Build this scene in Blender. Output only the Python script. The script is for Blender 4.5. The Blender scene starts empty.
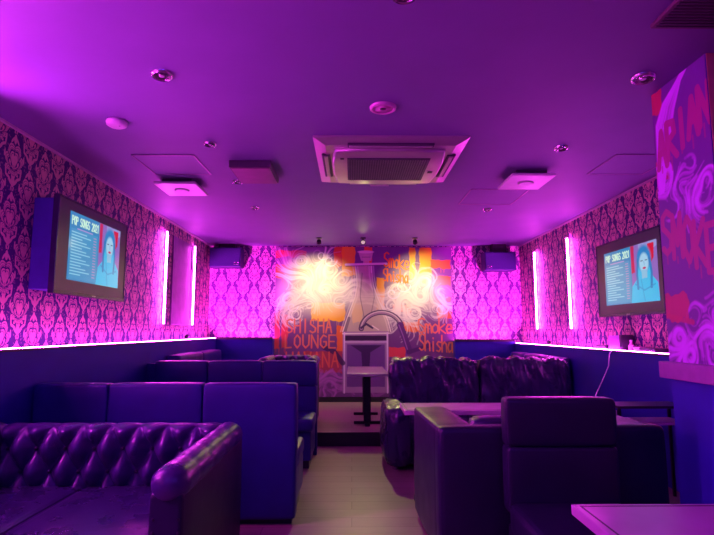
import bpy, bmesh, math, random
import numpy as np
from mathutils import Vector, Matrix, noise
random.seed(7)
rng = np.random.default_rng(11)
PI = math.pi
scene = bpy.context.scene
COL = scene.collection

# room dimensions (metres; x right, y depth from the camera, z up)
XL, XR, YB, YR, ZC, ZP, YS = -2.42, 2.88, 9.0, -2.2, 2.77, 0.15, 6.33
WX = 0.18                      # depth of the wainscot ledge

# ------------------------------------------------------------------ helpers
def s2l(c):
    return tuple(((v/12.92) if v <= .04045 else ((v+.055)/1.055)**2.4) for v in c)

def tag(o, label=None, cat=None, group=None, kind=None):
    if label: o['label'] = label
    if cat: o['category'] = cat
    if group: o['group'] = group
    if kind: o['kind'] = kind
    return o

def thing(name, label, cat, loc=(0, 0, 0), rz=0, group=None):
    o = bpy.data.objects.new(name, None); COL.objects.link(o)
    o.empty_display_size = .1
    o.location = loc; o.rotation_euler = (0, 0, rz)
    return tag(o, label, cat, group)

def obj(name, bm, m, parent=None, smooth=False, loc=None, mats=None):
    me = bpy.data.meshes.new(name)
    bmesh.ops.recalc_face_normals(bm, faces=bm.faces[:])
    bm.to_mesh(me); bm.free()
    for mm in (mats or [m]): me.materials.append(mm)
    if smooth:
        me.polygons.foreach_set('use_smooth', [True]*len(me.polygons))
    o = bpy.data.objects.new(name, me); COL.objects.link(o)
    if parent: o.parent = parent
    if loc: o.location = loc
    return o

def struct(name, bm, m, **k):
    return tag(obj(name, bm, m, **k), kind='structure')

def copy_tree(o, parent=None):
    c = o.copy(); COL.objects.link(c)
    if parent: c.parent = parent
    for ch in list(o.children): copy_tree(ch, c)
    return c

def B(bm, x0, x1, y0, y1, z0, z1, bev=0, seg=2, mi=0):
    r = bmesh.ops.create_cube(bm, size=1)
    vs = r['verts']
    for v in vs:
        v.co = Vector(((x0+x1)/2+v.co.x*(x1-x0), (y0+y1)/2+v.co.y*(y1-y0), (z0+z1)/2+v.co.z*(z1-z0)))
    fs = set(f for v in vs for f in v.link_faces)
    for f in fs: f.material_index = mi
    if bev:
        es = list(set(e for v in vs for e in v.link_edges))
        bmesh.ops.bevel(bm, geom=es, offset=bev, segments=seg, affect='EDGES', profile=.5)
    return bm

def box(*a, **k): return B(bmesh.new(), *a, **k)

def cylinder(bm, c, r, h, axis='z', seg=24, r2=None):
    m = Matrix.Translation(c)
    if axis == 'x': m = m @ Matrix.Rotation(PI/2, 4, 'Y')
    if axis == 'y': m = m @ Matrix.Rotation(PI/2, 4, 'X')
    bmesh.ops.create_cone(bm, cap_ends=True, segments=seg, radius1=r, radius2=r if r2 is None else r2, depth=h, matrix=m)
    return bm

def lathe(bm, prof, c=(0, 0, 0), seg=28):
    rings = []
    for r, z in prof:
        rings.append([bm.verts.new((c[0]+r*math.cos(2*PI*k/seg), c[1]+r*math.sin(2*PI*k/seg), c[2]+z)) for k in range(seg)])
    for a, b in zip(rings, rings[1:]):
        for k in range(seg): bm.faces.new((a[k], a[(k+1) % seg], b[(k+1) % seg], b[k]))
    bm.faces.new(rings[0]); bm.faces.new(rings[-1])
    return bm

def tube(bm, pts, r, seg=8):
    pts = [Vector(p) for p in pts]; rings = []
    for i, p in enumerate(pts):
        t = (pts[min(i+1, len(pts)-1)]-pts[max(i-1, 0)]).normalized()
        a = t.cross(Vector((0, 0, 1)))
        if a.length < .05: a = t.cross(Vector((1, 0, 0)))
        a.normalize(); b = t.cross(a)
        rings.append([bm.verts.new(p+(a*math.cos(2*PI*k/seg)+b*math.sin(2*PI*k/seg))*r) for k in range(seg)])
    for a, b in zip(rings, rings[1:]):
        for k in range(seg): bm.faces.new((a[k], a[(k+1) % seg], b[(k+1) % seg], b[k]))
    bm.faces.new(rings[0]); bm.faces.new(rings[-1])
    return bm

def ticks(a, b, r, n):
    e = [a, a+r*.25, a+r*.6, a+r]
    mid = [a+r+(b-a-2*r)*i/n for i in range(1, n)]
    return e+mid+[b-r, b-r*.6, b-r*.25, b]

def rbox(bm, lo, hi, r=.03, n=(4, 4, 4), disp=None):
    """a rounded, softly padded box; disp(p, normal) -> displaced point"""
    r = min(r, min((hi[i]-lo[i])/2*.98 for i in range(3)))
    T = [ticks(lo[i], hi[i], r, max(1, n[i])) for i in range(3)]
    N = [len(t)-1 for t in T]; V = {}
    ctr = [(lo[i]+hi[i])/2 for i in range(3)]
    def vert(i, j, k):
        key = (i, j, k)
        if key in V: return V[key]
        p = Vector((T[0][i], T[1][j], T[2][k]))
        q = Vector([min(max(p[a], lo[a]+r), hi[a]-r) for a in range(3)])
        d = p-q
        nrm = d.normalized() if d.length > 1e-9 else Vector((0, 0, 1))
        p = q+nrm*r
        if disp: p = disp(p, nrm)
        V[key] = bm.verts.new(p); return V[key]
    for a in range(3):
        b, c = (a+1) % 3, (a+2) % 3
        for side in (0, N[a]):
            for i in range(N[b]):
                for j in range(N[c]):
                    q = []
                    for di, dj in ((0, 0), (1, 0), (1, 1), (0, 1)):
                        idx = [0, 0, 0]; idx[a] = side; idx[b] = i+di; idx[c] = j+dj
                        q.append(vert(*idx))
                    bm.faces.new(q if side else q[::-1])
    return bm

def puffy(lo, hi, amt):
    def f(p, n):
        u = [(p[i]-lo[i])/(hi[i]-lo[i]) for i in range(3)]
        w = 1
        for i in range(3):
            w2 = max(0, 4*u[i]*(1-u[i]))
            if abs(n[i]) < .7: w *= w2**.5
        nz = noise.noise(p*7)*.25
        return p+n*(amt*(w-.15)+amt*nz)
    return f

def cushion(name, lo, hi, m, parent, r=.03, amt=.012, n=(8, 6, 5), disp=None):
    bm = bmesh.new()
    rbox(bm, lo, hi, r, n, disp or puffy(lo, hi, amt))
    return obj(name, bm, m, parent, smooth=True)

# ------------------------------------------------------------------ materials
class NT:
    def __init__(s, name):
        s.m = bpy.data.materials.new(name); s.m.use_nodes = True
        s.t = s.m.node_tree; s.n = s.t.nodes; s.l = s.t.links
        s.b = s.n['Principled BSDF']
    def new(s, t, **k):
        n = s.n.new(t)
        for a, v in k.items(): setattr(n, a, v)
        return n
    def put(s, sock, v):
        if isinstance(v, (int, float)): sock.default_value = v
        elif isinstance(v, tuple): sock.default_value = v if len(v) == len(sock.default_value) else v+(1,)
        else: s.l.new(v, sock)
    def M(s, op, a, b=0.0, c=None):
        n = s.new('ShaderNodeMath', operation=op)
        s.put(n.inputs[0], a); s.put(n.inputs[1], b)
        if c is not None: s.put(n.inputs[2], c)
        return n.outputs[0]
    def mix(s, f, a, b):
        n = s.new('ShaderNodeMix', data_type='RGBA')
        s.put(n.inputs[0], f); s.put(n.inputs[6], a); s.put(n.inputs[7], b)
        return n.outputs[2]
    def noise(s, scale, detail=3, vec=None, rough=.5):
        n = s.new('ShaderNodeTexNoise'); n.inputs['Scale'].default_value = scale
        n.inputs['Detail'].default_value = detail; n.inputs['Roughness'].default_value = rough
        if vec is not None: s.l.new(vec, n.inputs['Vector'])
        return n.outputs['Fac']
    def objco(s, scale=None):
        c = s.new('ShaderNodeTexCoord').outputs['Object']
        if scale:
            mp = s.new('ShaderNodeMapping'); mp.inputs['Scale'].default_value = scale
            s.l.new(c, mp.inputs['Vector']); return mp.outputs[0]
        return c
    def bump(s, h, strength=.3, dist=.01):
        n = s.new('ShaderNodeBump'); n.inputs['Strength'].default_value = strength
        n.inputs['Distance'].default_value = dist
        s.l.new(h, n.inputs['Height']); s.l.new(n.outputs[0], s.b.inputs['Normal'])
    def setp(s, **k):
        for a, v in k.items(): s.put(s.b.inputs[a.replace('_', ' ')], v)
        return s

def simple(name, col, rough=.5, metal=0, nscale=12, amt=.12, bump=0, spec=.5, coat=0):
    t = NT(name)
    f = t.noise(nscale, 3, t.objco())
    c2 = tuple(min(1, v*(1+amt*2)) for v in col); c1 = tuple(v*(1-amt*2) for v in col)
    t.put(t.b.inputs['Base Color'], t.mix(f, c1, c2))
    t.setp(Roughness=rough, Metallic=metal)
    t.b.inputs['Specular IOR Level'].default_value = spec
    if coat: t.b.inputs['Coat Weight'].default_value = coat
    if bump: t.bump(t.noise(nscale*8, 3, t.objco()), bump, .004)
    return t.m

def emis(name, col, strength):
    t = NT(name)
    t.setp(Base_Color=(.8, .8, .8), Roughness=.4)
    t.put(t.b.inputs['Emission Color'], col); t.b.inputs['Emission Strength'].default_value = strength
    return t.m

def leather(name, col, rough=.42, bump=.25, spec=.5):
    t = NT(name); t.b.inputs['Specular IOR Level'].default_value = spec
    co = t.objco()
    v = t.new('ShaderNodeTexVoronoi'); v.inputs['Scale'].default_value = 160
    t.l.new(co, v.inputs['Vector'])
    f = t.noise(5, 4, co)
    t.put(t.b.inputs['Base Color'], t.mix(f, tuple(c*.7 for c in col), tuple(c*1.3 for c in col)))
    t.put(t.b.inputs['Roughness'], t.M('MULTIPLY_ADD', f, .25, rough-.12))
    h = t.M('ADD', t.M('MULTIPLY', v.outputs['Distance'], .4), t.M('MULTIPLY', t.noise(22, 2, co), .8))
    t.bump(h, bump, .004)
    return t.m

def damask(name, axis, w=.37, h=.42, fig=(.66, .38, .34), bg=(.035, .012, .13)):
    """damask wallpaper from ellipses mirrored about the column axis, half-drop repeat"""
    t = NT(name); M = t.M
    g = t.new('ShaderNodeNewGeometry'); sep = t.new('ShaderNodeSeparateXYZ')
    t.l.new(g.outputs['Position'], sep.inputs[0])
    H = sep.outputs['XY'.index(axis)]; Z = sep.outputs[2]
    masks = []
    for s in (0, 1):
        u = M('ABSOLUTE', M('SUBTRACT', M('FRACT', M('ADD', M('DIVIDE', H, w), 10+.5*s)), .5))    # 0..0.5
        v = M('SUBTRACT', M('FRACT', M('ADD', M('DIVIDE', Z, h), 10+.5*s)), .5)                   # -.5...5
        # lobed medallion
        vc = M('SUBTRACT', v, .03)
        x = M('DIVIDE', u, .265); y = M('DIVIDE', vc, .285)
        rr = M('SQRT', M('ADD', M('MULTIPLY', x, x), M('MULTIPLY', y, y)))
        th = M('ARCTAN2', u, M('ADD', vc, .16))
        lob = M('MULTIPLY_ADD', M('ABSOLUTE', M('SINE', M('MULTIPLY', th, 5.0))), -.26, 1.10)
        rn = M('MULTIPLY', rr, lob)
        inside = M('LESS_THAN', rn, .93)
        vein = M('GREATER_THAN', M('ABSOLUTE', M('SINE', M('MULTIPLY', th, 5.0))), M('MULTIPLY_ADD', rn, -.25, .36))
        ring = M('GREATER_THAN', M('ABSOLUTE', M('SUBTRACT', rn, .56)), .035)
        core = M('LESS_THAN', rn, .30)
        lace = M('GREATER_THAN', M('SINE', M('MULTIPLY', rn, 46.0)), -.75)
        med = M('MULTIPLY', inside, M('MAXIMUM', core, M('MULTIPLY', M('MULTIPLY', vein, ring), lace)))
        # leaf drops below, crown above, curled side leaves
        tot = None
        for (a, b, p, q, tt) in ((0, -.34, .055, .10, 0), (.085, -.335, .030, .085, .75), (.16, -.27, .026, .08, 1.2), (0, .40, .045, .085, 0), (.075, .375, .024, .07, -.7), (.225, -.17, .022, .10, .15), (.29, .10, .02, .07, -.1), (.03, -.47, .018, .05, .3)):
            du = M('SUBTRACT', u, a); dv = M('SUBTRACT', v, b); c, sn = math.cos(tt), math.sin(tt)
            ex = M('DIVIDE', M('SUBTRACT', M('MULTIPLY', du, c), M('MULTIPLY', dv, sn)), p)
            ey = M('DIVIDE', M('ADD', M('MULTIPLY', du, sn), M('MULTIPLY', dv, c)), q)
            d = M('ADD', M('MULTIPLY', ex, ex), M('MULTIPLY', ey, ey))
            tot = d if tot is None else M('MINIMUM', tot, d)
        masks.append(M('MAXIMUM', med, M('LESS_THAN', tot, 1.0)))
    m = M('MAXIMUM', masks[0], masks[1])
    f = t.noise(60, 2, g.outputs['Position'])
    # little lace of dots on the ground
    vo = t.new('ShaderNodeTexVoronoi'); vo.inputs['Scale'].default_value = 42
    t.l.new(g.outputs['Position'], vo.inputs['Vector'])
    lace = M('MULTIPLY', M('LESS_THAN', vo.outputs['Distance'], .30), .30)
    fac = M('MAXIMUM', M('MULTIPLY', m, M('MULTIPLY_ADD', f, .35, .78)), lace)
    t.put(t.b.inputs['Base Color'], t.mix(fac, bg, fig))
    t.put(t.b.inputs['Roughness'], M('MULTIPLY_ADD', m, -.15, .6))
    t.b.inputs['Specular IOR Level'].default_value = .3
    return t.m

LEATHER = leather('navy_leather', (.016, .014, .045), .40, .15, .35)
LEATHER_TUFT = leather('tufted_violet_black_leather', (.055, .028, .14), .30, .15)
LEATHER_GLOSS = leather('glossy_black_leather', (.030, .024, .085), .28, .15)
VINYL = leather('booth_vinyl', (.018, .014, .19), .42, .12)
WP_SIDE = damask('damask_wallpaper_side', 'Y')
WP_BACK_LIT = damask('damask_wallpaper_back_lit', 'X', fig=(.66, .38, .48), bg=(.10, .02, .18))  # same damask, ground lightened: the stronger light here is put into the colour
CEIL = simple('ceiling_paint', (.165, .12, .285), .62, nscale=3, amt=.05, bump=.12)
WAINS = simple('navy_wainscot_panel', (.026, .018, .34), .5, nscale=4, amt=.1, spec=.25)
BLACK = simple('black_lacquer', (.02, .018, .03), .35)
BLACKM = simple('black_metal', (.03, .028, .035), .35, metal=.6)
CHROME = simple('brushed_steel', (.62, .55, .58), .22, metal=1, nscale=40)
WHITEP = simple('white_plastic', (.62, .58, .60), .4, amt=.03)
ACP = simple('satin_plastic', (.48, .45, .42), .3, metal=.55, amt=.04)
ACD = simple('dark_recess', (.05, .045, .06), .5)
PURPLE = simple('purple_board', (.20, .07, .24), .35, nscale=6, amt=.35)
TOPM = simple('pale_table_laminate', (.62, .52, .52), .26, nscale=7, amt=.1)
TOPD = simple('dark_table_laminate', (.46, .28, .46), .30, nscale=7, amt=.1)
LED = emis('magenta_led', (.92, .06, 1.0), 115)
LEDB = emis('magenta_led_cove', (1.0, .05, .85), 260)
LEDV = emis('magenta_led_tube', (1.0, .06, .95), 150)
LED_FILL = emis('magenta_led_fill_tube', (.95, .05, 1.0), 820)
PINKP = simple('pink_plastic', (.65, .3, .5), .4)

def floor_mat(name, c1, c2):
    t = NT(name)
    br = t.new('ShaderNodeTexBrick'); br.offset = .5
    for k, v in (('Scale', 1.0), ('Brick Width', 1.2), ('Row Height', .18), ('Mortar Size', .0025)): br.inputs[k].default_value = v
    mp = t.new('ShaderNodeMapping'); mp.inputs['Rotation'].default_value = (0, 0, 0)
    t.l.new(t.objco(), mp.inputs['Vector']); t.l.new(mp.outputs[0], br.inputs['Vector'])
    br.inputs['Color1'].default_value = c1+(1,); br.inputs['Color2'].default_value = c2+(1,)
    br.inputs['Mortar'].default_value = tuple(c*.4 for c in c1)+(1,)
    gr = t.noise(3, 6, t.objco((1.2, 14, 1)), .65)
    f = t.new('ShaderNodeMix', data_type='RGBA', blend_type='MULTIPLY'); f.inputs[0].default_value = .75
    t.l.new(br.outputs[0], f.inputs[6]); t.put(f.inputs[7], t.mix(gr, (.35, .33, .32), (1.0, 1.0, 1.0)))
    t.put(t.b.inputs['Base Color'], f.outputs[2])
    t.put(t.b.inputs['Roughness'], t.M('MULTIPLY_ADD', gr, .25, .27))
    t.bump(gr, .15, .004)
    return t.m
FLOORM = floor_mat('wood_plank_vinyl', (.46, .37, .29), (.39, .31, .24))

# ------------------------------------------------------------------ painter: canvases of paint for murals and screens
class Canvas:
    def __init__(s, x0, y0, x1, y1, res, col):
        s.x0, s.y0, s.x1, s.y1, s.res = x0, y0, x1, y1, res
        s.W = int((x1-x0)*res)+1; s.H = int((y1-y0)*res)+1
        s.a = np.empty((s.H, s.W, 3)); s.a[:] = s2l(col)
        s.X, s.Y = np.meshgrid(np.linspace(x0, x1, s.W), np.linspace(y0, y1, s.H))
    def win(s, xa, ya, xb, yb):
        i0 = max(0, int((xa-s.x0)*s.res)-1); i1 = min(s.W, int((xb-s.x0)*s.res)+3)
        j0 = max(0, int((ya-s.y0)*s.res)-1); j1 = min(s.H, int((yb-s.y0)*s.res)+3)
        return slice(j0, j1), slice(i0, i1)
    def blend(s, sl, alpha, col):
        a = alpha[..., None]; s.a[sl] = s.a[sl]*(1-a)+np.array(s2l(col))*a
    def line(s, pts, w, col, al=1.0, soft=.5):
        pts = np.array(pts, float)
        xa, ya = pts.min(0)-w-soft; xb, yb = pts.max(0)+w+soft
        sl = s.win(xa, ya, xb, yb)
        X, Y = s.X[sl], s.Y[sl]
        if X.size == 0: return
        D = np.full(X.shape, 1e9)
        for (ax, ay), (bx, by) in zip(pts, pts[1:]):
            dx, dy = bx-ax, by-ay; L = dx*dx+dy*dy+1e-9
            t = np.clip(((X-ax)*dx+(Y-ay)*dy)/L, 0, 1)
            D = np.minimum(D, np.hypot(X-ax-t*dx, Y-ay-t*dy))
        s.blend(sl, al*np.clip((w/2+soft/2-D)/soft, 0, 1), col)
    def rect(s, x0, y0, x1, y1, col, al=1.0, rag=.8):
        sl = s.win(x0-rag*2, y0-rag*2, x1+rag*2, y1+rag*2); X, Y = s.X[sl], s.Y[sl]
        if X.size == 0: return
        n = rag*(np.sin(X*.9+Y*.3)*.5+np.sin(X*.4+2+Y*.2)*.9); m = rag*(np.sin(Y*.8)*.5+np.sin(Y*.3+1)*.8)*.6
        d = np.minimum(np.minimum(X-x0+m, x1-X+m), np.minimum(Y-y0+n*.6, y1-Y+n))
        s.blend(sl, al*np.clip(d/.5+.5, 0, 1), col)
    def swirl(s, ells, vort, n, col, w=1.0, al=.5, steps=26, step=1.0):
        for _ in range(n):
            cx, cy, rx, ry = ells[rng.integers(len(ells))]; a = rng.uniform(0, 2*PI); q = rng.uniform(0, 1)**.5
            x, y = cx+rx*q*math.cos(a), cy+ry*q*math.sin(a); pts = [(x, y)]; L = int(steps*rng.uniform(.5, 1.3))
            for k in range(L):
                vx = vy = 0
                for (ax, ay, g) in vort:
                    dx, dy = x-ax, y-ay; d2 = dx*dx+dy*dy+12; vx += -dy*g/d2; vy += dx*g/d2
                vx += .02*math.sin(y*.35+x*.1); vy += .02*math.cos(x*.3)
                m = math.hypot(vx, vy)+1e-6; x += vx/m*step; y += vy/m*step; pts.append((x, y))
            s.line(pts, w*rng.uniform(.35, 1.6), col, al*rng.uniform(.3, 1), soft=.8)
    def ell(s, cx, cy, rx, ry, col, al=1.0, soft=.3):
        sl = s.win(cx-rx*1.5, cy-ry*1.5, cx+rx*1.5, cy+ry*1.5); X, Y = s.X[sl], s.Y[sl]
        if X.size == 0: return
        d = np.hypot((X-cx)/rx, (Y-cy)/ry)
        s.blend(sl, al*np.clip((1+soft/2-d)/soft, 0, 1), col)
    def poly(s, pts, col, al=1.0):
        P = np.array(pts, float); sl = s.win(*(P.min(0)), *(P.max(0))); X, Y = s.X[sl], s.Y[sl]
        ins = np.zeros(X.shape, bool); n = len(P)
        for i in range(n):
            (xa, ya), (xb, yb) = P[i], P[(i+1) % n]
            c = ((ya > Y) != (yb > Y)) & (X < (xb-xa)*(Y-ya)/((yb-ya) if yb != ya else 1e-9)+xa)
            ins ^= c
        s.blend(sl, al*ins.astype(float), col)
    def wisps(s, cx, cy, rx, ry, n, col, w=1.0, al=.5, r0=.15, r1=1.0, arc=2.2):
        for _ in range(n):
            a = rng.uniform(0, 2*PI); rr = rng.uniform(r0, r1); px = cx+rx*rr*math.cos(a); py = cy+ry*rr*math.sin(a)
            cur = rng.choice([-1, 1])*rng.uniform(.6, arc); L = rng.uniform(.5, 1.2)*min(rx, ry)
            d = a+rng.uniform(1.0, 2.1)*rng.choice([-1, 1]); pts = []
            for k in range(12):
                pts.append((px, py)); px += math.cos(d)*L/11*1.3; py += math.sin(d)*L/11*.9
                d += cur/11*(1+1.2*math.sin(k*.6))
            s.line(pts, w*rng.uniform(.4, 1.5), col, al*rng.uniform(.35, 1), soft=.9)

G = {  # single-stroke letters in a unit box, y down
 'S': [[(1, .1), (.6, 0), (.1, .12), (.08, .38), (.5, .5), (.95, .65), (.9, .9), (.4, 1), (0, .88)]],
 'H': [[(0, 0), (0, 1)], [(1, 0), (1, 1)], [(0, .5), (1, .48)]], 'I': [[(.5, 0), (.5, 1)]],
 'A': [[(0, 1), (.5, 0), (1, 1)], [(.2, .62), (.85, .6)]], 'L': [[(0, 0), (0, 1), (.9, .97)]],
 'O': [[(.5, 0), (.08, .25), (.05, .7), (.5, 1), (.95, .72), (.93, .25), (.5, 0)]],
 'U': [[(0, 0), (.03, .75), (.45, 1), (.95, .75), (1, 0)]], 'N': [[(0, 1), (0, 0), (1, 1), (1, 0)]],
 'G': [[(.95, .12), (.5, 0), (.05, .3), (.05, .75), (.5, 1), (.95, .8), (.95, .52), (.55, .52)]],
 'E': [[(1, 0), (0, 0), (0, 1), (1, 1)], [(0, .5), (.8, .5)]], 'V': [[(0, 0), (.5, 1), (1, 0)]],
 'M': [[(0, 1), (.08, 0), (.5, .7), (.92, 0), (1, 1)]], 'K': [[(0, 0), (0, 1)], [(.95, 0), (.05, .55), (1, 1)]],
 'R': [[(0, 1), (0, 0), (.75, .05), (.85, .35), (.05, .52), (1, 1)]], 'P': [[(0, 1), (0, 0), (.8, .05), (.85, .45), (0, .52)]],
 '2': [[(0, .2), (.4, 0), (.9, .15), (.8, .5), (0, 1), (1, 1)]], '1': [[(.2, .2), (.55, 0), (.55, 1)]],
 '0': [[(.5, 0), (.05, .3), (.05, .7), (.5, 1), (.95, .7), (.95, .3), (.5, 0)]], ' ': [],
 'm': [[(0, 1), (.02, .4)], [(.02, .5), (.25, .38), (.45, .55), (.45, 1)], [(.45, .55), (.7, .38), (.95, .55), (1, 1)]],
 'o': [[(.5, .4), (.05, .6), (.1, .92), (.5, 1), (.93, .85), (.9, .52), (.5, .4)]],
 'k': [[(0, 0), (0, 1)], [(.9, .4), (.05, .7), (1, 1)]], 'e': [[(.05, .72), (.95, .68), (.8, .42), (.35, .4), (.03, .7), (.3, 1), (.95, .93)]],
 'h': [[(0, 0), (0, 1)], [(0, .6), (.5, .4), (.9, .55), (.95, 1)]], 'i': [[(.5, .42), (.5, 1)], [(.5, .2), (.52, .25)]],
 's': [[(.9, .45), (.4, .4), (.1, .55), (.5, .7), (.9, .82), (.5, 1), (.05, .94)]],
 'a': [[(.9, .42), (.35, .42), (.05, .7), (.3, 1), (.85, .85), (.92, .42), (.95, 1)]],
}
def write(cv, txt, x0, y0, x1, y1, w, col, al=1.0, slant=0.0, gap=.28, drip=False):
    n = len(txt); cw = (x1-x0)/(n-gap*0 if n else 1)
    for i, ch in enumerate(txt):
        gx = x0+i*cw; gw = cw*(1-gap); dy = slant*(gx-x0)
        for st in G[ch]:
            cv.line([(gx+p[0]*gw, y0+dy+p[1]*(y1-y0)) for p in st], w, col, al, soft=.35)
        if drip:
            cv.line([(gx+gw*.4, y1+dy), (gx+gw*.4, y1+dy+rng.uniform(3, 9))], w*.35, col, al*.6, .3)

def paint_panel(name, cv, fn, m, parent=None, thick=None):
    """grid mesh carrying the canvas as paint; fn(s,t) -> world point, s,t in 0..1 from the top left"""
    me = bpy.data.meshes.new(name); W, H = cv.W, cv.H
    s, t = np.meshgrid(np.linspace(0, 1, W), np.linspace(0, 1, H))
    P = fn(s, t); co = np.stack(P, -1).reshape(-1, 3)
    me.vertices.add(W*H); me.vertices.foreach_set('co', co.ravel().astype(np.float32))
    i, j = np.meshgrid(np.arange(W-1), np.arange(H-1)); k = (j*W+i).ravel()
    q = np.stack([k, k+W, k+W+1, k+1], -1).astype(np.int32)
    me.loops.add(q.size); me.loops.foreach_set('vertex_index', q.ravel())
    me.polygons.add(len(q)); me.polygons.foreach_set('loop_start', np.arange(len(q), dtype=np.int32)*4)
    me.update(calc_edges=True)
    at = me.color_attributes.new('paint', 'FLOAT_COLOR', 'POINT')
    rgba = np.ones((W*H, 4), np.float32); rgba[:, :3] = cv.a.reshape(-1, 3); at.data.foreach_set('color', rgba.ravel())
    me.materials.append(m); me.validate()
    o = bpy.data.objects.new(name, me); COL.objects.link(o)
    if parent: o.parent = parent
    return o

def paint_mat(name, rough=.55, emit=0):
    t = NT(name); a = t.new('ShaderNodeAttribute', attribute_name='paint')
    if emit:
        t.setp(Base_Color=(.01, .01, .01), Roughness=.12)
        t.l.new(a.outputs['Color'], t.b.inputs['Emission Color']); t.b.inputs['Emission Strength'].default_value = emit
    else:
        t.l.new(a.outputs['Color'], t.b.inputs['Base Color']); t.setp(Roughness=rough)
        t.bump(t.noise(30, 3, t.objco()), .08, .003)
    return t.m
PAINT = paint_mat('wall_paint', .5); SCREEN = paint_mat('screen_picture', emit=1.0)

# ------------------------------------------------------------------ room shell
struct('floor', box(XL-.1, XR+.1, YR-.1, YB+.1, -.1, 0), FLOORM)
o = struct('raised_floor', box(XL, XR, YS, YB, 0, ZP), FLOORM)
struct('trim_1', box(XL, XR, YS-.012, YS, 0.0, ZP+.004), BLACK)         # dark step riser
struct('ceiling', box(XL-.1, XR+.1, YR-.1, YB+.1, ZC, ZC+.1), CEIL)
struct('wall_left', box(XL-.1, XL, YR, YB, 0, ZC), WP_SIDE)
struct('wall_right', box(XR, XR+.1, YR, YB, 0, ZC), WP_SIDE)
struct('wall_back', box(XL, XR, YB, YB+.1, 0, ZC), WP_BACK_LIT)
struct('wall_rear', box(XL, XR, YR-.1, YR, 0, ZC), simple('rear_wall_paint', (.16, .08, .22), .7))
ZL, ZR_, ZBL, ZBR = 1.185, 1.105, 1.18, 1.145
MX0, MX1 = -1.305, 1.703
struct('wall_left_wainscot', box(XL, XL+WX, YR, YB, 0, ZL), WAINS)
struct('wall_right_wainscot', box(XR-WX, XR, 3.12, YB, 0, ZR_), WAINS)
struct('wall_back_left_wainscot', box(XL+WX, MX0, YB-WX, YB, ZP, ZBL), WAINS)
struct('wall_back_right_wainscot', box(MX1, XR-WX, YB-WX, YB, ZP, ZBR), WAINS)
struct('baseboard_back', box(MX0, MX1, YB-.02, YB, ZP, .235), BLACK)
struct('trim_2', box(XL, XL+.02, YR, YB, ZC-.018, ZC), simple('ceiling_bead', (.55, .4, .5), .35))
struct('trim_3', box(XR-.02, XR, 3.12, YB, ZC-.018, ZC), simple('ceiling_bead_b', (.5, .35, .45), .4))
# ledge caps
struct('trim_4', box(XL, XL+WX+.012, YR, YB, ZL, ZL+.012), BLACK)
struct('trim_5', box(XR-WX-.012, XR, 3.12, YB, ZR_, ZR_+.012), BLACK)
struct('trim_6', box(XL+WX+.012, MX0, YB-WX-.012, YB, ZBL, ZBL+.012), BLACK)
struct('trim_7', box(MX1, XR-WX-.012, YB-WX-.012, YB, ZBR, ZBR+.012), BLACK)

# pillar at right, in front of the right wall
PX, PY0, PY1, PZB = 1.86, 2.62, 3.12, 1.145
bm = bmesh.new(); B(bm, PX, XR, PY0, PY1, 0, ZC)
struct('wall_pillar', bm, WAINS)
bm = bmesh.new(); B(bm, PX+.0, XR, PY0-.006, PY0, PZB, ZC)
struct('trim_8', bm, simple('pillar_front_orange_lit', (.45, .2, .16), .6))  # orange light on the near face painted in as its colour
struct('trim_9', box(PX-.055, PX, PY0-.03, PY1+.03, PZB-.095, PZB, bev=.004), simple('violet_ledge_paint', (.30, .12, .34), .45))

cv = Canvas(0, 0, 50, 160, 5, (.42, .22, .56))
cv.rect(-2, 0, 10, 14, (.75, .2, .35)); cv.rect(-2, 42, 13, 56, (.75, .22, .38), .7)
SV = (.85, .42, .97)
for k in range(46):
    o = rng.uniform(-8, 8); cv.line([(4+o*.3, 62), (6+o*.5, 44+o), (9+o*.8, 28+o), (16+o*.7, 14+o*.5), (26+o*.4, 4), (32+o*.3, 0)], rng.uniform(.5, 1.5), SV, .5, .9)
cv.swirl([(26, 60, 26, 12), (8, 56, 10, 10), (40, 66, 14, 8)], [(10, 54, 1), (22, 62, -1), (34, 54, 1), (44, 64, -1), (16, 72, 1), (38, 74, -1)], 150, SV, 1.2, .5, 22)
cv.swirl([(30, 148, 24, 14), (14, 152, 12, 9), (42, 140, 12, 12)], [(12, 146, 1), (24, 138, -1), (34, 148, 1), (44, 138, -1), (20, 156, -1), (40, 156, 1)], 200, SV, 1.4, .5, 24)
write(cv, 'ARIAN', 3, 26, 52, 47, 4.2, (.66, .20, .50), .95, slant=-.28, gap=.16, drip=True)
write(cv, 'SMOKE', 2, 74, 50, 98, 3.6, (.66, .20, .50), .95, slant=.38, gap=.14, drip=True)
cv.rect(0, 122, 21, 137, (.74, .18, .38), .85, rag=1.6); cv.line([(0, 134), (24, 138)], 3, (.74, .18, .38), .8, 1)
pp = paint_panel('graffiti_panel', cv, lambda s, t: (np.full_like(s, PX-.006), PY1-(PY1-PY0)*s, ZC-.001-(ZC-PZB-.001)*t), PAINT)
tag(pp, 'purple graffiti painting with red SMOKE lettering on the right foreground pillar', 'mural')

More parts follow.
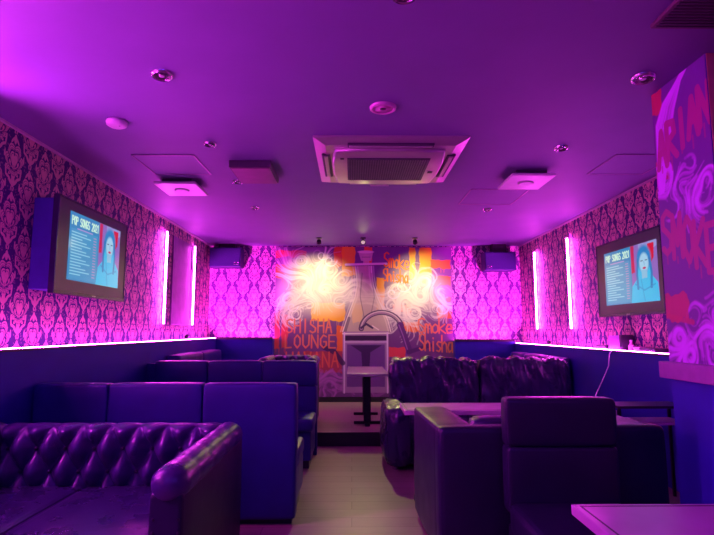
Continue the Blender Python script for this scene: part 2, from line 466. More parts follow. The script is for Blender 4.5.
# ------------------------------------------------------------------ the back mural (canvas in units of the wall, 175 x 155)
cv = Canvas(276, 247, 451, 402, 4, (.46, .30, .52))
X, Y = cv.X, cv.Y
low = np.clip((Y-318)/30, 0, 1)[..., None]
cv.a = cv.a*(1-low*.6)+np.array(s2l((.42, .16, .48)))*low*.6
OR, YE, RE = (.93, .42, .14), (.97, .70, .05), (.86, .26, .28)
for r in ((276, 251, 306, 258, RE), (276, 266, 312, 280, OR), (334, 247, 344, 268, OR), (342, 247, 355, 278, YE), (364, 247, 372, 266, OR),
          (409, 248, 415, 280, YE), (419, 248, 431, 284, YE), (430, 261, 450, 270, OR), (432, 278, 450, 288, OR), (436, 300, 450, 322, OR),
          (376, 280, 384, 312, YE), (312, 306, 345, 325, YE), (352, 306, 362, 326, YE), (276, 316, 281, 353, RE), (283, 318, 289, 353, RE),
          (337, 330, 344, 356, OR), (400, 326, 418, 336, OR), (386, 352, 404, 362, RE), (392, 308, 410, 316, OR), (305, 356, 342, 378, (.66, .22, .30))):
    cv.rect(*r[:5], al=.92)
    for k in range(3):
        xx = rng.uniform(r[0], r[2]); cv.line([(xx, r[3]-1), (xx, r[3]+rng.uniform(2, 8))], .5, r[4], .6, .4)
SM = (.94, .91, .88)
# mass of the smoke clouds then the swirling lines
for (cx, cy, rx, ry, a) in ((308, 268, 22, 16, .35), (318, 290, 32, 26, .5), (300, 300, 20, 20, .3), (335, 295, 26, 20, .4), (412, 292, 24, 20, .45), (430, 298, 20, 18, .45),
                            (400, 305, 16, 14, .35), (365, 302, 30, 9, .45), (395, 322, 14, 8, .3)):
    cv.ell(cx, cy, rx, ry, SM, a*.8, .8)
EL = [(306, 268, 18, 13), (320, 288, 34, 26), (298, 304, 14, 16), (340, 286, 20, 18), (318, 300, 34, 20)]
VL = [(301, 262, 1), (318, 258, -1), (330, 270, 1.2), (306, 284, -1.1), (322, 292, 1.3), (290, 302, 1), (296, 318, -1), (342, 284, -1), (312, 308, -1.2), (338, 306, 1), (354, 296, .9), (282, 288, -.8)]
cv.swirl(EL, VL, 420, SM, .9, .6)
ER = [(412, 290, 22, 17), (430, 298, 17, 17), (400, 304, 16, 13), (420, 306, 26, 12)]
VR = [(398, 292, 1), (410, 280, -1), (424, 284, 1.2), (438, 294, -1), (404, 306, -1.1), (420, 300, 1), (436, 312, 1.1), (446, 304, -.8), (392, 310, 1), (414, 316, -1)]
cv.swirl(ER, VR, 300, SM, .9, .6)
cv.swirl([(366, 302, 28, 6), (397, 320, 14, 8)], [(366, 320, 3), (366, 280, -3), (400, 330, 1), (385, 310, -1)], 90, SM, .8, .55)
for _ in range(26):       # trailing tails to the lower left
    x0 = rng.uniform(282, 300); y0 = rng.uniform(300, 318); cv.line([(x0+14, y0-8), (x0+4, y0-4), (x0-4, y0+3), (x0-6, y0+12), (x0-2, y0+18)], .7, SM, .5, .7)
for (x, y, r) in ((293, 310, 6), (291, 322, 5), (322, 256, 6), (392, 296, 7), (440, 312, 7), (300, 262, 7), (330, 262, 7), (402, 288, 8)):
    cv.line([(x+r*math.cos(a*.5)*(1-a*.06), y+r*math.sin(a*.5)*(1-a*.06)) for a in range(14)], 1.0, (.97, .93, .97), .8, .6)
cv.swirl([(335, 385, 30, 12), (400, 387, 50, 10), (300, 392, 26, 8)], [(318, 378, 1), (330, 388, -1), (342, 380, 1), (356, 390, -1), (380, 384, 1), (400, 390, -1), (425, 384, 1), (300, 388, 1), (286, 392, -1)], 330, (.72, .40, .76), 1.5, .5, 18)
# hookah
GL, GD, GW = (.62, .58, .52), (.26, .16, .34), (.95, .92, .86)
body = [(356, 267), (372, 267), (373, 286), (378, 303), (385, 320), (389, 336), (343, 336), (347, 322), (353, 306), (357, 288)]
cv.poly(body, (.84, .80, .66), .7)
for dx, a in ((0, .9), (2.2, .45), (-2.2, .4)):
    cv.line([(355+dx, 267), (356.5+dx, 278), (357+dx, 288), (355+dx, 300), (350+dx, 314), (346+dx, 326), (343+dx, 336)], 1.3, GW, a, .5)
    cv.line([(371-dx, 267), (371.5-dx, 278), (373-dx, 288), (377-dx, 300), (382-dx, 312), (387-dx, 324), (390-dx, 336)], 1.3, GW, a, .5)
cv.line([(349, 322), (345, 336)], 3, GD, .7); cv.line([(362, 275), (360, 300), (364, 322)], .8, GD, .6); cv.line([(371, 275), (374, 300), (370, 322)], .8, GD, .5)
cv.poly([(358, 252), (373, 252), (371, 262), (361, 262)], (.80, .72, .70)); cv.line([(366, 258), (366, 265)], 6, (.84, .78, .7), .8); cv.ell(365.5, 252.5, 8, 1.6, GW, .9)
cv.line([(346, 266), (386, 265)], 2.4, GW, .95); cv.line([(346, 267.6), (386, 266.6)], .8, GD, .8); cv.line([(362, 258), (370, 258)], .6, GD, .8)
arc = [(381+20*math.cos(a), 334+18*math.sin(a)*-1) for a in np.linspace(PI*.98, .25, 16)]
cv.line(arc, 5.2, GD); cv.line(arc, 3.2, (.62, .5, .60)); cv.line([(x, y-.8) for x, y in arc], .8, GW, .8)
cv.line([(361, 332), (366, 328), (372, 332)], 2.2, GD); cv.line([(372, 330), (378, 334)], 1.2, GW, .8)
cv.poly([(343, 336), (388, 335.5), (388, 398), (343, 398)], (.62, .46, .66)); cv.rect(344, 340, 387, 345, (.20, .08, .26), rag=.1)
cv.line([(343, 338), (388, 337.5)], 1.4, GW, .9); cv.line([(345, 346.5), (386, 346.5)], 1.0, (.85, .75, .88), .9)
cv.rect(347, 349, 384, 392, (.42, .24, .54), rag=.1); cv.line([(344.5, 337), (344.5, 398)], 1.3, (.88, .78, .9)); cv.line([(386.5, 337), (386.5, 398)], 1.3, (.88, .78, .9))
cv.poly([(351, 350), (381, 350), (370, 357), (369, 372), (362, 372), (361, 357)], (.24, .10, .34))
cv.line([(399, 329), (403, 340), (408, 356)], 6.2, (.36, .16, .46)); cv.line([(398, 329), (402, 340), (406, 354)], 1, (.62, .42, .7), .8); cv.line([(407, 357), (428, 350)], 4.2, (.32, .14, .42))
cv.line([(325, 352), (335, 357), (343, 368)], 5, (.24, .1, .32), .9)
TX = (.88, .46, .36)
write(cv, 'SHISHA', 288, 323, 334, 337, 1.5, TX, .95); write(cv, 'LOUNGE', 287, 339.5, 338, 352.5, 1.5, TX, .95); write(cv, 'HAVANA', 288, 357, 341, 372, 1.6, (.86, .38, .30), .9)
write(cv, 'Smoke', 384, 253, 409, 268, 1.5, (.95, .50, .12), 1, slant=.16, gap=.1); write(cv, 'Shisha', 383, 270, 408, 283, 1.4, (.95, .50, .12), 1, slant=.12, gap=.12)
write(cv, 'Smoke', 417, 322, 451, 337, 1.5, TX, 1, slant=.02, gap=.1); write(cv, 'Shisha', 418, 338, 451, 355, 1.4, TX, 1, slant=.08, gap=.12)
bd = thing('wall_mural', 'large painted hookah and smoke mural filling the centre of the back wall', 'mural', (0, YB, 0))
# thin painted board
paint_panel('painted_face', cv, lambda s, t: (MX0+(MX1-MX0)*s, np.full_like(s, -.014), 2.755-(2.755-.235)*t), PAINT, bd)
obj('backing_board', box(MX0, MX1, -.012, 0, .235, 2.756), PURPLE, bd)

# ------------------------------------------------------------------ LED strips along the ledges
def led_run(x0, x1, y0, y1, z, label, mt=None, grp='pink light strips along the wall ledges'):
    t = thing('led_strip', label, 'light strip', ((x0+x1)/2, (y0+y1)/2, z), 0, grp)
    cx, cy = (x0+x1)/2, (y0+y1)/2
    obj('channel', box(x0-cx-.006, x1-cx+.006, y0-cy, y1-cy, 0, .006), CHROME, t)
    n = max(1, round(max(x1-x0, y1-y0)/.9)); bm = bmesh.new()
    for k in range(n):
        if y1-y0 > x1-x0: a = y0+(y1-y0)*k/n; B(bm, x0-cx, x1-cx, a-cy, a+(y1-y0)/n-cy, .006, .012)
        else: a = x0+(x1-x0)*k/n; B(bm, a-cx, a+(x1-x0)/n-cx, y0-cy, y1-cy, .006, .012)
    obj('diffuser', bm, mt or LED, t)
    return t
led_run(XL+WX-.010, XL+WX, YR+.1, YB-WX-.02, ZL+.012, 'glowing pink light strip along the left wall ledge')
led_run(XR-WX, XR-WX+.012, 3.16, YB-WX-.02, ZR_+.012, 'glowing pink light strip along the right wall ledge')
led_run(XL+WX+.03, MX0-.02, YB-WX+.03, YB-WX+.042, ZBL+.012, 'pink light strip on the back ledge left of the mural', LEDB)
struct('trim_10', box(XL+WX+.012, MX0, YB-WX-.012, YB-WX, ZBL+.012, ZBL+.04), BLACK)
struct('trim_11', box(MX1, XR-WX-.012, YB-WX-.012, YB-WX, ZBR+.012, ZBR+.04), BLACK)
led_run(MX1+.02, XR-WX-.03, YB-WX+.03, YB-WX+.042, ZBR+.012, 'pink light strip on the back ledge right of the mural', LEDB)

# vertical tubes on the side walls
def neon(x, y, z0, z1, sx, label, mt=None):
    zl = (ZL if sx > 0 else ZR_)+.012
    t = thing('led_tube', label, 'light strip', (x, y, z0), 0, 'vertical light tubes on the side walls')
    obj('fin', box(min(0, sx*.05), max(0, sx*.05), .010, .016, 0, z1-z0), CHROME, t)
    n = 3; bm = bmesh.new()
    for k in range(n):
        cylinder(bm, (sx*.034, -.003, (z1-z0)*(k+.5)/n), .008, (z1-z0)/n, seg=10)
    obj('tube', bm, mt or LEDV, t)
    obj('bracket', box(min(0, sx*.03), max(0, sx*.03), -.004, .010, .12, .14), CHROME, t)
    obj('lead', box(min(0, sx*.006), max(0, sx*.006), .010, .018, zl-z0, 0), simple('lead_cover', (.3, .1, .3), .5), t)
    obj('bracket', box(min(0, sx*.03), max(0, sx*.03), -.004, .010, z1-z0-.14, z1-z0-.12), CHROME, t)
neon(XL, 6.76, 1.41, 2.595, 1, 'pink vertical light tube on left wall, nearer the television')
neon(XL, 7.98, 1.41, 2.595, 1, 'pink vertical light tube on left wall, nearer the back corner')
neon(XR, 6.89, 1.35, 2.54, -1, 'pink vertical light tube on right wall, beside the television')
neon(XR, 8.16, 1.35, 2.54, -1, 'pink vertical light tube on right wall, nearer the back corner')
neon(XL, 2.9, 1.41, 2.595, 1, 'added pink fill tube on left wall, unseen, just left of the view', LED_FILL)  # added tubes out of view, brightening the left wall, ceiling and sofa
neon(XL, 1.5, 1.41, 2.595, 1, 'added pink fill tube on left wall, unseen, beside the viewer', LED_FILL)
def uplight(x, y, z, ax, az, label):
    t = thing('uplight', label, 'lamp', (x, y, z), 0, 'small lamps on the ledges lighting the back corners')
    tgt = Vector((ax-x, YB-y, az-z)); hc = Vector((0, 0, .045)); d = (tgt-hc).normalized(); rot = d.to_track_quat('-Z', 'Y').to_matrix().to_4x4()
    obj('base', box(-.025, .025, -.03, .03, 0, .008, bev=.002), BLACKM, t); obj('stem', box(-.006, .006, -.006, .006, .006, .03), BLACKM, t)
    bm = bmesh.new(); lathe(bm, [(.012, .022), (.022, .016), (.026, -.014), (.022, -.018)]); bmesh.ops.transform(bm, matrix=Matrix.Translation(hc) @ rot, verts=bm.verts[:])
    obj('lamp_head', bm, BLACKM, t, smooth=True)
    L = bpy.data.lights.new('uplight_bulb', 'SPOT'); L.energy = 430; L.color = (1.0, .04, .9); L.spot_size = math.radians(56); L.spot_blend = .4; L.shadow_soft_size = .02
    lo = bpy.data.objects.new('uplight_bulb', L); COL.objects.link(lo); lo.parent = t; lo.matrix_local = Matrix.Translation(hc+d*.03) @ rot
uplight(XL+.09, 7.55, ZL+.012, -1.96, 1.98, 'tiny black lamp on the left wall ledge aimed at the back corner')
uplight(XR-.09, 7.55, ZR_+.012, 2.34, 1.96, 'tiny black lamp on the right wall ledge aimed at the back corner')
t = thing('wall_panel', 'smooth purple panel on left wall between two light tubes', 'panel', (XL, 7.5, 1.4))
obj('board', box(0, .02, -.43, .41, 0, 1.2, bev=.003), PURPLE, t)
obj('frame', B(B(box(.02, .026, -.43, -.415, 0, 1.2), .02, .026, .395, .41, 0, 1.2), .02, .026, -.43, .41, 0, .015), simple('panel_edge', (.4, .2, .42), .4), t)

# ------------------------------------------------------------------ televisions
def screen_canvas(flip):
    c = Canvas(0, 0, 66, 50, 4, (.30, .62, .80))
    c.a[:] = np.array(s2l((.22, .50, .74)))
    c.rect(36, 0, 66, 50, (.55, .40, .72), rag=0); c.rect(36, 0, 40, 24, (.75, .15, .35), rag=.3)
    c.rect(46, 0, 66, 6, (.6, .65, .85), .6); c.poly([(56, 2), (63, 2), (62, 14), (59, 18), (56, 12)], (.80, .10, .22))
    c.rect(0, 0, 36, 50, (.20, .52, .74), rag=0); c.rect(2, 12, 34, 49, (.28, .60, .78), .7, rag=.2)
    write(c, 'POP SONGS 2021', 2.5, 3, 35, 9, .9, (.80, .95, .85), 1, gap=.2)
    c.line([(9, 11.5), (27, 11.5)], .8, (.8, .6, .85), .7)
    for k in range(15):
        c.line([(3, 14.5+k*2.2), (20+6*math.sin(k*2.1), 14.5+k*2.2)], .7, (.62, .86, .92), .85, .5)
        c.line([(29, 14.5+k*2.2), (32, 14.5+k*2.2)], .7, (.8, .55, .75), .7, .5)
    CY = (.18, .72, .90)
    c.poly([(34, 50), (36, 36), (42, 30), (44, 12), (48, 5), (54, 5), (58, 13), (59, 28), (65, 35), (66, 50)], CY)
    c.ell(51, 13, 8, 11, (.12, .50, .76)); c.ell(51, 17, 5.2, 8.4, (.62, .80, .90)); c.rect(48, 23, 54, 30, (.52, .74, .86), rag=.2)
    c.line([(47.6, 15), (49.6, 15)], .7, (.08, .2, .4)); c.line([(52.6, 15), (54.6, 15)], .7, (.08, .2, .4)); c.line([(51.1, 16), (51.4, 19)], .5, (.4, .6, .75))
    c.ell(51.2, 21.4, 1.9, 1.0, (.75, .25, .42)); c.line([(44, 14), (42.5, 26), (43, 38)], 2.4, (.12, .46, .72), .9); c.line([(57.5, 14), (59, 26), (58, 38)], 2.4, (.12, .46, .72), .9)
    c.line([(40, 34), (50, 40), (62, 36)], 1.2, (.10, .55, .80), .8); c.line([(47, 31), (50, 49)], .9, (.1, .55, .8), .7)
    return c
GLOSS = simple('glossy_black_glass', (.02, .016, .045), .34, spec=.9)
BEZ = simple('television_bezel', (.025, .02, .06), .25, spec=.7)
def tv(x, y0, y1, z0, z1, sx, label, cont, box_d):
    """sx = +1: screen faces +x (left wall)"""
    yc = (y0+y1)/2; w = y1-y0; h = z1-z0
    t = thing('television', label, 'television', (x, yc, z0), 0)
    def bx(a, b): return (min(a*sx, b*sx), max(a*sx, b*sx))
    bm = bmesh.new()
    for yy in ((-w/2, -w/2+.016), (w/2-.016, w/2)): B(bm, *bx(-.045, 0), *yy, 0, h, bev=.003)
    B(bm, *bx(-.045, 0), -w/2+.016, w/2-.016, h-.016, h); B(bm, *bx(-.045, 0), -w/2+.016, w/2-.016, 0, .026)
    obj('bezel', bm, BEZ, t)
    obj('screen_glass', box(*bx(-.04, -.006), -w/2+.016, w/2-.016, .026, h-.016), GLOSS, t)
    c = screen_canvas(False)
    ya, yb, za, zb = cont
    if sx > 0: f = lambda s, q: (np.full_like(s, -.004*sx), ya+(yb-ya)*s, zb-(zb-za)*q)
    else: f = lambda s, q: (np.full_like(s, -.004*sx), yb-(yb-ya)*s, zb-(zb-za)*q)
    paint_panel('picture', c, f, SCREEN, t)
    obj('back_shade_box', box(*bx(-box_d, -.045), -w/2+.04, w/2-.04, .03, h-.02, bev=.01), simple('navy_shade_box', (.05, .035, .30), .5), t)  # navy box standing in for the set's shadow on the wall
    bm = bmesh.new(); write_mesh(bm, sx, h)
    obj('badge', bm, CHROME, t)
    return t
def write_mesh(bm, sx, h):
    for k in range(5): B(bm, min(0, sx*.0015), max(0, sx*.0015), -.03+k*.013, -.022+k*.013, .008, .018)
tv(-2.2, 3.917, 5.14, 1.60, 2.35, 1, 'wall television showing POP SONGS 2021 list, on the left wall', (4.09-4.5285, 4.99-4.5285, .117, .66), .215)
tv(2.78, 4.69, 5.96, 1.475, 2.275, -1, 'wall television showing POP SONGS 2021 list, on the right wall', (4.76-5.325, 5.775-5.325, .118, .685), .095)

# ------------------------------------------------------------------ speakers in the top corners
def speaker(x0, x1, z0, z1, label, logo_right):
    xc = (x0+x1)/2; w = x1-x0; h = z1-z0
    t = thing('wall_speaker', label, 'speaker', (xc, 8.7, z0), 0, 'speakers under the ceiling of the back wall')
    obj('cabinet', box(-w/2, w/2, 0, .27, 0, h, bev=.008), simple('speaker_vinyl', (.02, .016, .10), .5), t)
    obj('grille', box(-w/2+.015, w/2-.015, -.012, 0, .015, h-.015, bev=.004), simple('speaker_cloth', (.02, .016, .10), .8, nscale=200, amt=.3), t)
    bm = bmesh.new(); lx = (w/2-.09) if logo_right else (-w/2+.05)
    # small scripted mark
    for dx in (0, .045):
        tube(bm, [(lx+dx+.018*math.cos(a), -.016, .055+.02*math.sin(a)) for a in np.linspace(.6, 2*PI, 12)], .0045, 6)
    obj('logo', bm, CHROME, t)
    obj('bracket', box(-.12, .12, .06, .2, h, ZC-z0, bev=.004), BLACKM, t)
speaker(-2.36, -1.84, 2.37, 2.70, 'dark box speaker in the top left corner of the back wall', True)
speaker(2.205, 2.725, 2.32, 2.63, 'dark box speaker in the top right corner of the back wall', False)

# ------------------------------------------------------------------ ceiling spotlights over the mural
WARM = (1.0, .88, .30)
LENS = emis('spot_lens', (1.0, .82, .5), .5)
def spot(x, aimx, aimz, power, label, aimy=YB, beam=.22):
    t = thing('spotlight', label, 'spotlight', (x, 8.2, ZC), 0, 'black ceiling spotlights over the mural')
    bm = bmesh.new(); cylinder(bm, (0, 0, -.006), .045, .012); obj('base', bm, BLACKM, t)
    bm = bmesh.new(); cylinder(bm, (0, 0, -.035), .008, .05, seg=10); obj('stem', bm, BLACKM, t)
    tgt = Vector((aimx-x, aimy-8.2, aimz-ZC)); hc = Vector((0, .0, -.06)); d = (tgt-hc).normalized()
    rot = d.to_track_quat('-Z', 'Y').to_matrix().to_4x4()
    bm = bmesh.new(); lathe(bm, [(.010, .030), (.030, .024), (.036, 0), (.040, -.026), (.038, -.032), (.034, -.026), (.03, -.012)])
    bmesh.ops.transform(bm, matrix=Matrix.Translation(hc) @ rot, verts=bm.verts[:])
    obj('lamp_head', bm, BLACKM, t, smooth=True)
    bm = bmesh.new(); cylinder(bm, (0, 0, -.020), .030, .006)
    bmesh.ops.transform(bm, matrix=Matrix.Translation(hc) @ rot, verts=bm.verts[:]); obj('lens', bm, LENS, t)
    for pw, sz, nm in ((power, 104, 'spot_flood'), (power*beam, 40, 'spot_beam')):
        L = bpy.data.lights.new(nm, 'SPOT'); L.energy = pw; L.color = WARM; L.spot_size = math.radians(sz); L.spot_blend = 1.0; L.shadow_soft_size = .03
        lo = bpy.data.objects.new(nm, L); COL.objects.link(lo); lo.parent = t
        lo.matrix_local = Matrix.Translation(hc+d*.045) @ rot
spot(-.519, -.62, 1.72, 82, 'leftmost small black spotlight above the mural')
spot(.172, .15, 0, 16, 'middle small black spotlight above the painted hookah', 4.7, 5.5)
spot(.988, 1.20, 1.78, 78, 'rightmost small black spotlight above the mural')

# ------------------------------------------------------------------ ceiling fittings
def downlight(x, y, r, label, deep=False):
    t = thing('downlight', label, 'downlight', (x, y, ZC), 0, 'round ceiling downlights, unlit')
    bm = bmesh.new(); lathe(bm, [(r*.70, -.002), (r*.74, -.012), (r*.82, -.022), (r*.95, -.016), (r, 0)]); bm.faces.ensure_lookup_table()
    for f in [f for f in bm.faces if len(f.verts) > 4]: bm.faces.remove(f)
    obj('rim', bm, CHROME if not deep else PINKP, t, smooth=True)  # deep one is pink: magenta light falling on it put into the colour
    bm = bmesh.new(); lathe(bm, [(r*.74, -.014), (r*.5, -.006), (r*.25, -.003)]); obj('reflector', bm, CHROME if not deep else PINKP, t, smooth=True)
    bm = bmesh.new(); lathe(bm, [(r*.26, -.004), (r*.24, -.014), (r*.1, -.018)]); obj('bulb', bm, WHITEP if not deep else ACD, t, smooth=True)
for a in ((-1.081, 2.87, .062, 'round steel downlight nearest the camera on the left ceiling'),
          (.201, 3.305, .088, 'large round downlight with magenta light painted on, in front of the air conditioner', True),
          (1.672, 2.88, .068, 'round steel downlight beside the right foreground pillar'),
          (.224, 2.13, .06, 'round downlight cut by the top edge of the photo'),
          (-1.104, 3.983, .05, 'second round downlight along the left ceiling row'),
          (-1.111, 5.034, .05, 'third round downlight, beside the dark ceiling box'),
          (-1.144, 6.124, .05, 'farthest round downlight of the left ceiling row'),
          (1.657, 4.047, .055, 'round downlight in front of the right square vent'),
          (1.615, 6.201, .055, 'farthest round downlight of the right ceiling row')):
    downlight(*a)
bm = bmesh.new(); lathe(bm, [(.068, 0), (.072, -.012), (.066, -.032), (.045, -.044), (.01, -.046)])
t = thing('smoke_detector', 'round white smoke detector on the left of the ceiling', 'smoke detector', (-1.636, 3.554, ZC))
obj('housing', bm, WHITEP, t, smooth=True); bm = bmesh.new(); cylinder(bm, (.03, -.02, -.043), .005, .006, seg=10); obj('indicator', bm, BLACK, t)

def vent(x, y, w, d, m, label, grp=None):
    t = thing('ceiling_vent', label, 'vent', (x, y, ZC), 0, grp)
    obj('neck', box(-w*.35, w*.35, -d*.35, d*.35, -.05, 0), ACD, t)
    bm = bmesh.new(); B(bm, -w/2, w/2, -d/2, d/2, -.07, -.045, bev=.008); obj('plate', bm, m, t)
    bm = bmesh.new(); lathe(bm, [(.07, -.07), (.072, -.077), (.05, -.08), (.02, -.074)]); obj('centre_cap', bm, m, t, smooth=True)
vent(-1.68, 5.12, .40, .46, WHITEP, 'pale square vent plate on the left ceiling', 'square plates hung from the ceiling')
vent(1.63, 4.83, .40, .48, WHITEP, 'pale square vent plate on the right ceiling', 'square plates hung from the ceiling')
t = thing('ceiling_box', 'dark square box on the ceiling left of the air conditioner', 'box', (-.875, 4.65, ZC))
obj('case', box(-.18, .18, -.25, .25, -.06, 0, bev=.006), ACD, t); obj('lower_plate', box(-.165, .165, -.235, .235, -.068, -.06), simple('plum_plate', (.16, .06, .12), .4), t)
t = thing('ceiling_grille', 'dark mesh grille at the top right of the ceiling', 'vent', (1.72, 2.10, ZC))
obj('frame', box(-.30, .30, -.26, .26, -.02, 0, bev=.003), simple('grille_frame', (.12, .06, .09), .5), t)
bm = bmesh.new()
for k in range(22): B(bm, -.285, .285, -.24+k*.0225, -.231+k*.0225, -.026, -.02)
obj('mesh_slats', bm, ACD, t)
def hatch(x0, x1, y0, y1, label):
    t = thing('access_hatch', label, 'hatch', ((x0+x1)/2, (y0+y1)/2, ZC), 0, 'flush access hatches in the ceiling')
    w, d = (x1-x0)/2, (y1-y0)/2
    obj('hatch_panel', box(-w+.012, w-.012, -d+.012, d-.012, -.004, 0), CEIL, t)
    bm = bmesh.new()
    B(bm, -w, w, -d, -d+.01, -.008, 0); B(bm, -w, w, d-.01, d, -.008, 0); B(bm, -w, -w+.01, -d, d, -.008, 0); B(bm, w-.01, w, -d, d, -.008, 0)
    obj('hatch_frame', bm, simple('hatch_edge', (.28, .14, .32), .35), t)
hatch(-1.83, -1.31, 4.26, 4.81, 'flush square hatch in front of the left vent plate')
hatch(1.22, 1.83, 5.30, 5.95, 'flush square hatch behind the right vent plate')
hatch(2.18, 2.70, 4.21, 4.76, 'flush square hatch near the right wall television')

# air conditioner cassette
t = thing('air_conditioner', 'square ceiling cassette air conditioner with a dark central grille', 'air conditioner', (.295, 4.41, ZC))
W2, D2 = .59, .60
bm = bmesh.new()
def frustum(bm, w0, d0, z0, w1, d1, z1, mi=0):
    a = [bm.verts.new((sx*w0, sy*d0, z0)) for sx, sy in ((-1, -1), (1, -1), (1, 1), (-1, 1))]
    b = [bm.verts.new((sx*w1, sy*d1, z1)) for sx, sy in ((-1, -1), (1, -1), (1, 1), (-1, 1))]
    for k in range(4): bm.faces.new((a[k], a[(k+1) % 4], b[(k+1) % 4], b[k]))
    return a, b
B(bm, -W2, W2, -D2, D2, -.012, 0)
a, b = frustum(bm, W2, D2, -.012, W2-.09, D2-.09, -.045); bm.faces.new(b)
obj('panel', bm, ACP, t)
bm = bmesh.new(); rbox(bm, (-W2+.13, -D2+.13, -.075), (W2-.13, D2-.13, -.03), .02, (3, 3, 2))
# round the corners of the inner frame in plan
for v in bm.verts:
    cx, cy, R = W2-.13, D2-.13, .12
    ax, ay = abs(v.co.x)-(cx-R), abs(v.co.y)-(cy-R)
    if ax > 0 and ay > 0:
        m_ = max(ax, ay); L_ = math.hypot(ax, ay)
        k = m_/L_; v.co.x = math.copysign(cx-R+ax*k, v.co.x); v.co.y = math.copysign(cy-R+ay*k, v.co.y)
obj('inner_frame', bm, ACP, t, smooth=True)
g = obj('grille', box(-.335, .335, -.30, .30, -.082, -.072, bev=.003), ACD, t)
bm = bmesh.new()
for k in range(33): B(bm, -.325+k*.02, -.318+k*.02, -.29, .29, -.088, -.082)
for k in range(15): B(bm, -.325, .325, -.29+k*.041, -.286+k*.041, -.086, -.083)
obj('slats', bm, simple('grille_slats', (.13, .12, .14), .4), g)
for (xa, xb, ya, yb) in ((-.33, .33, -D2+.055, -D2+.125), (-.33, .33, D2-.125, D2-.055), (-W2+.05, -W2+.12, -.3, .3), (W2-.12, W2-.05, -.3, .3)):
    f = obj('louvre', box(xa, xb, ya, yb, -.052, -.036, bev=.006), ACD, t)
    m = .012 if xb-xa > .3 else .02
    obj('flap', box(xa+m, xb-m, ya+.02, yb-.02, -.060, -.050, bev=.004), ACP, f)
obj('sensor', box(-.39, -.36, -.3, -.27, -.08, -.074), ACD, t); obj('sensor', box(.36, .40, .05, .09, -.08, -.074), ACD, t)
obj('label_plate', box(-.12, .06, D2+.0, D2+.015, -.05, -.01), WHITEP, t)

# ------------------------------------------------------------------ tufted chesterfields
def tufted(lo, hi, nx, nz, depth, face=-1):
    """rounded box whose front (face along y) carries diamond tufting; returns bmesh and button points"""
    bm = bmesh.new(); W = hi[0]-lo[0]; H = hi[2]-lo[2]; btn = []
    def bulge(u, v):
        a, b = u*nx, v*nz
        p = abs(math.sin(PI*(a+b)/1.0*.5)); q = abs(math.sin(PI*(a-b)/1.0*.5))
        return (p**.75)*(q**.75)
    def f(p, n):
        u = (p.x-lo[0])/W; v = (p.z-lo[2])/H
        w = max(0, n.y*face)
        edge = min(1, max(0, u/.03))*min(1, max(0, (1-u)/.03))*min(1, max(0, v/.05))
        fade = 1
        d = (bulge(u, v)-.35)*depth*edge*fade
        top = max(0, n.z)
        return p+Vector((0, face*d*max(w, .0), 0))+Vector((0, 0, top*(.09*depth*(abs(math.sin(PI*u*nx*.5))**.5-.6))))
    rbox(bm, lo, hi, min(.07, (hi[1]-lo[1])*.45), (nx*8, 2, nz*9), f)
    for i in range(0, nx+1):
        for j in range(1, nz+1):
            if (i+j) % 2 == 0 and 0 < i < nx and j < nz+.5:
                u = i/nx; v = j/nz
                if v < .97: btn.append((lo[0]+u*W, (lo[1] if face < 0 else hi[1])-face*.22*depth, lo[2]+v*H))
    return bm, btn

def roll(name, x, y0, y1, z, r, m, parent, axis='y', bands=5):
    """padded roll with gathered seams"""
    bm = bmesh.new(); n = 40; seg = 20; rings = []
    for i in range(n+1):
        s = i/n; e = min(s, 1-s)*n
        rr = r*(1 if e > 2 else (.72+.14*e))*(1+.09*abs(math.sin(PI*s*bands))**.35-.07)
        ring = []
        for k in range(seg):
            a = 2*PI*k/seg
            if axis == 'y': ring.append(bm.verts.new((x+rr*math.cos(a), y0+(y1-y0)*s, z+rr*math.sin(a)*.9)))
            else: ring.append(bm.verts.new((y0+(y1-y0)*s, x+rr*math.cos(a), z+rr*math.sin(a)*.9)))
        rings.append(ring)
    for a, b in zip(rings, rings[1:]):
        for k in range(seg): bm.faces.new((a[k], a[(k+1) % seg], b[(k+1) % seg], b[k]))
    bm.faces.new(rings[0]); bm.faces.new(rings[-1])
    return obj(name, bm, m, parent, smooth=True)

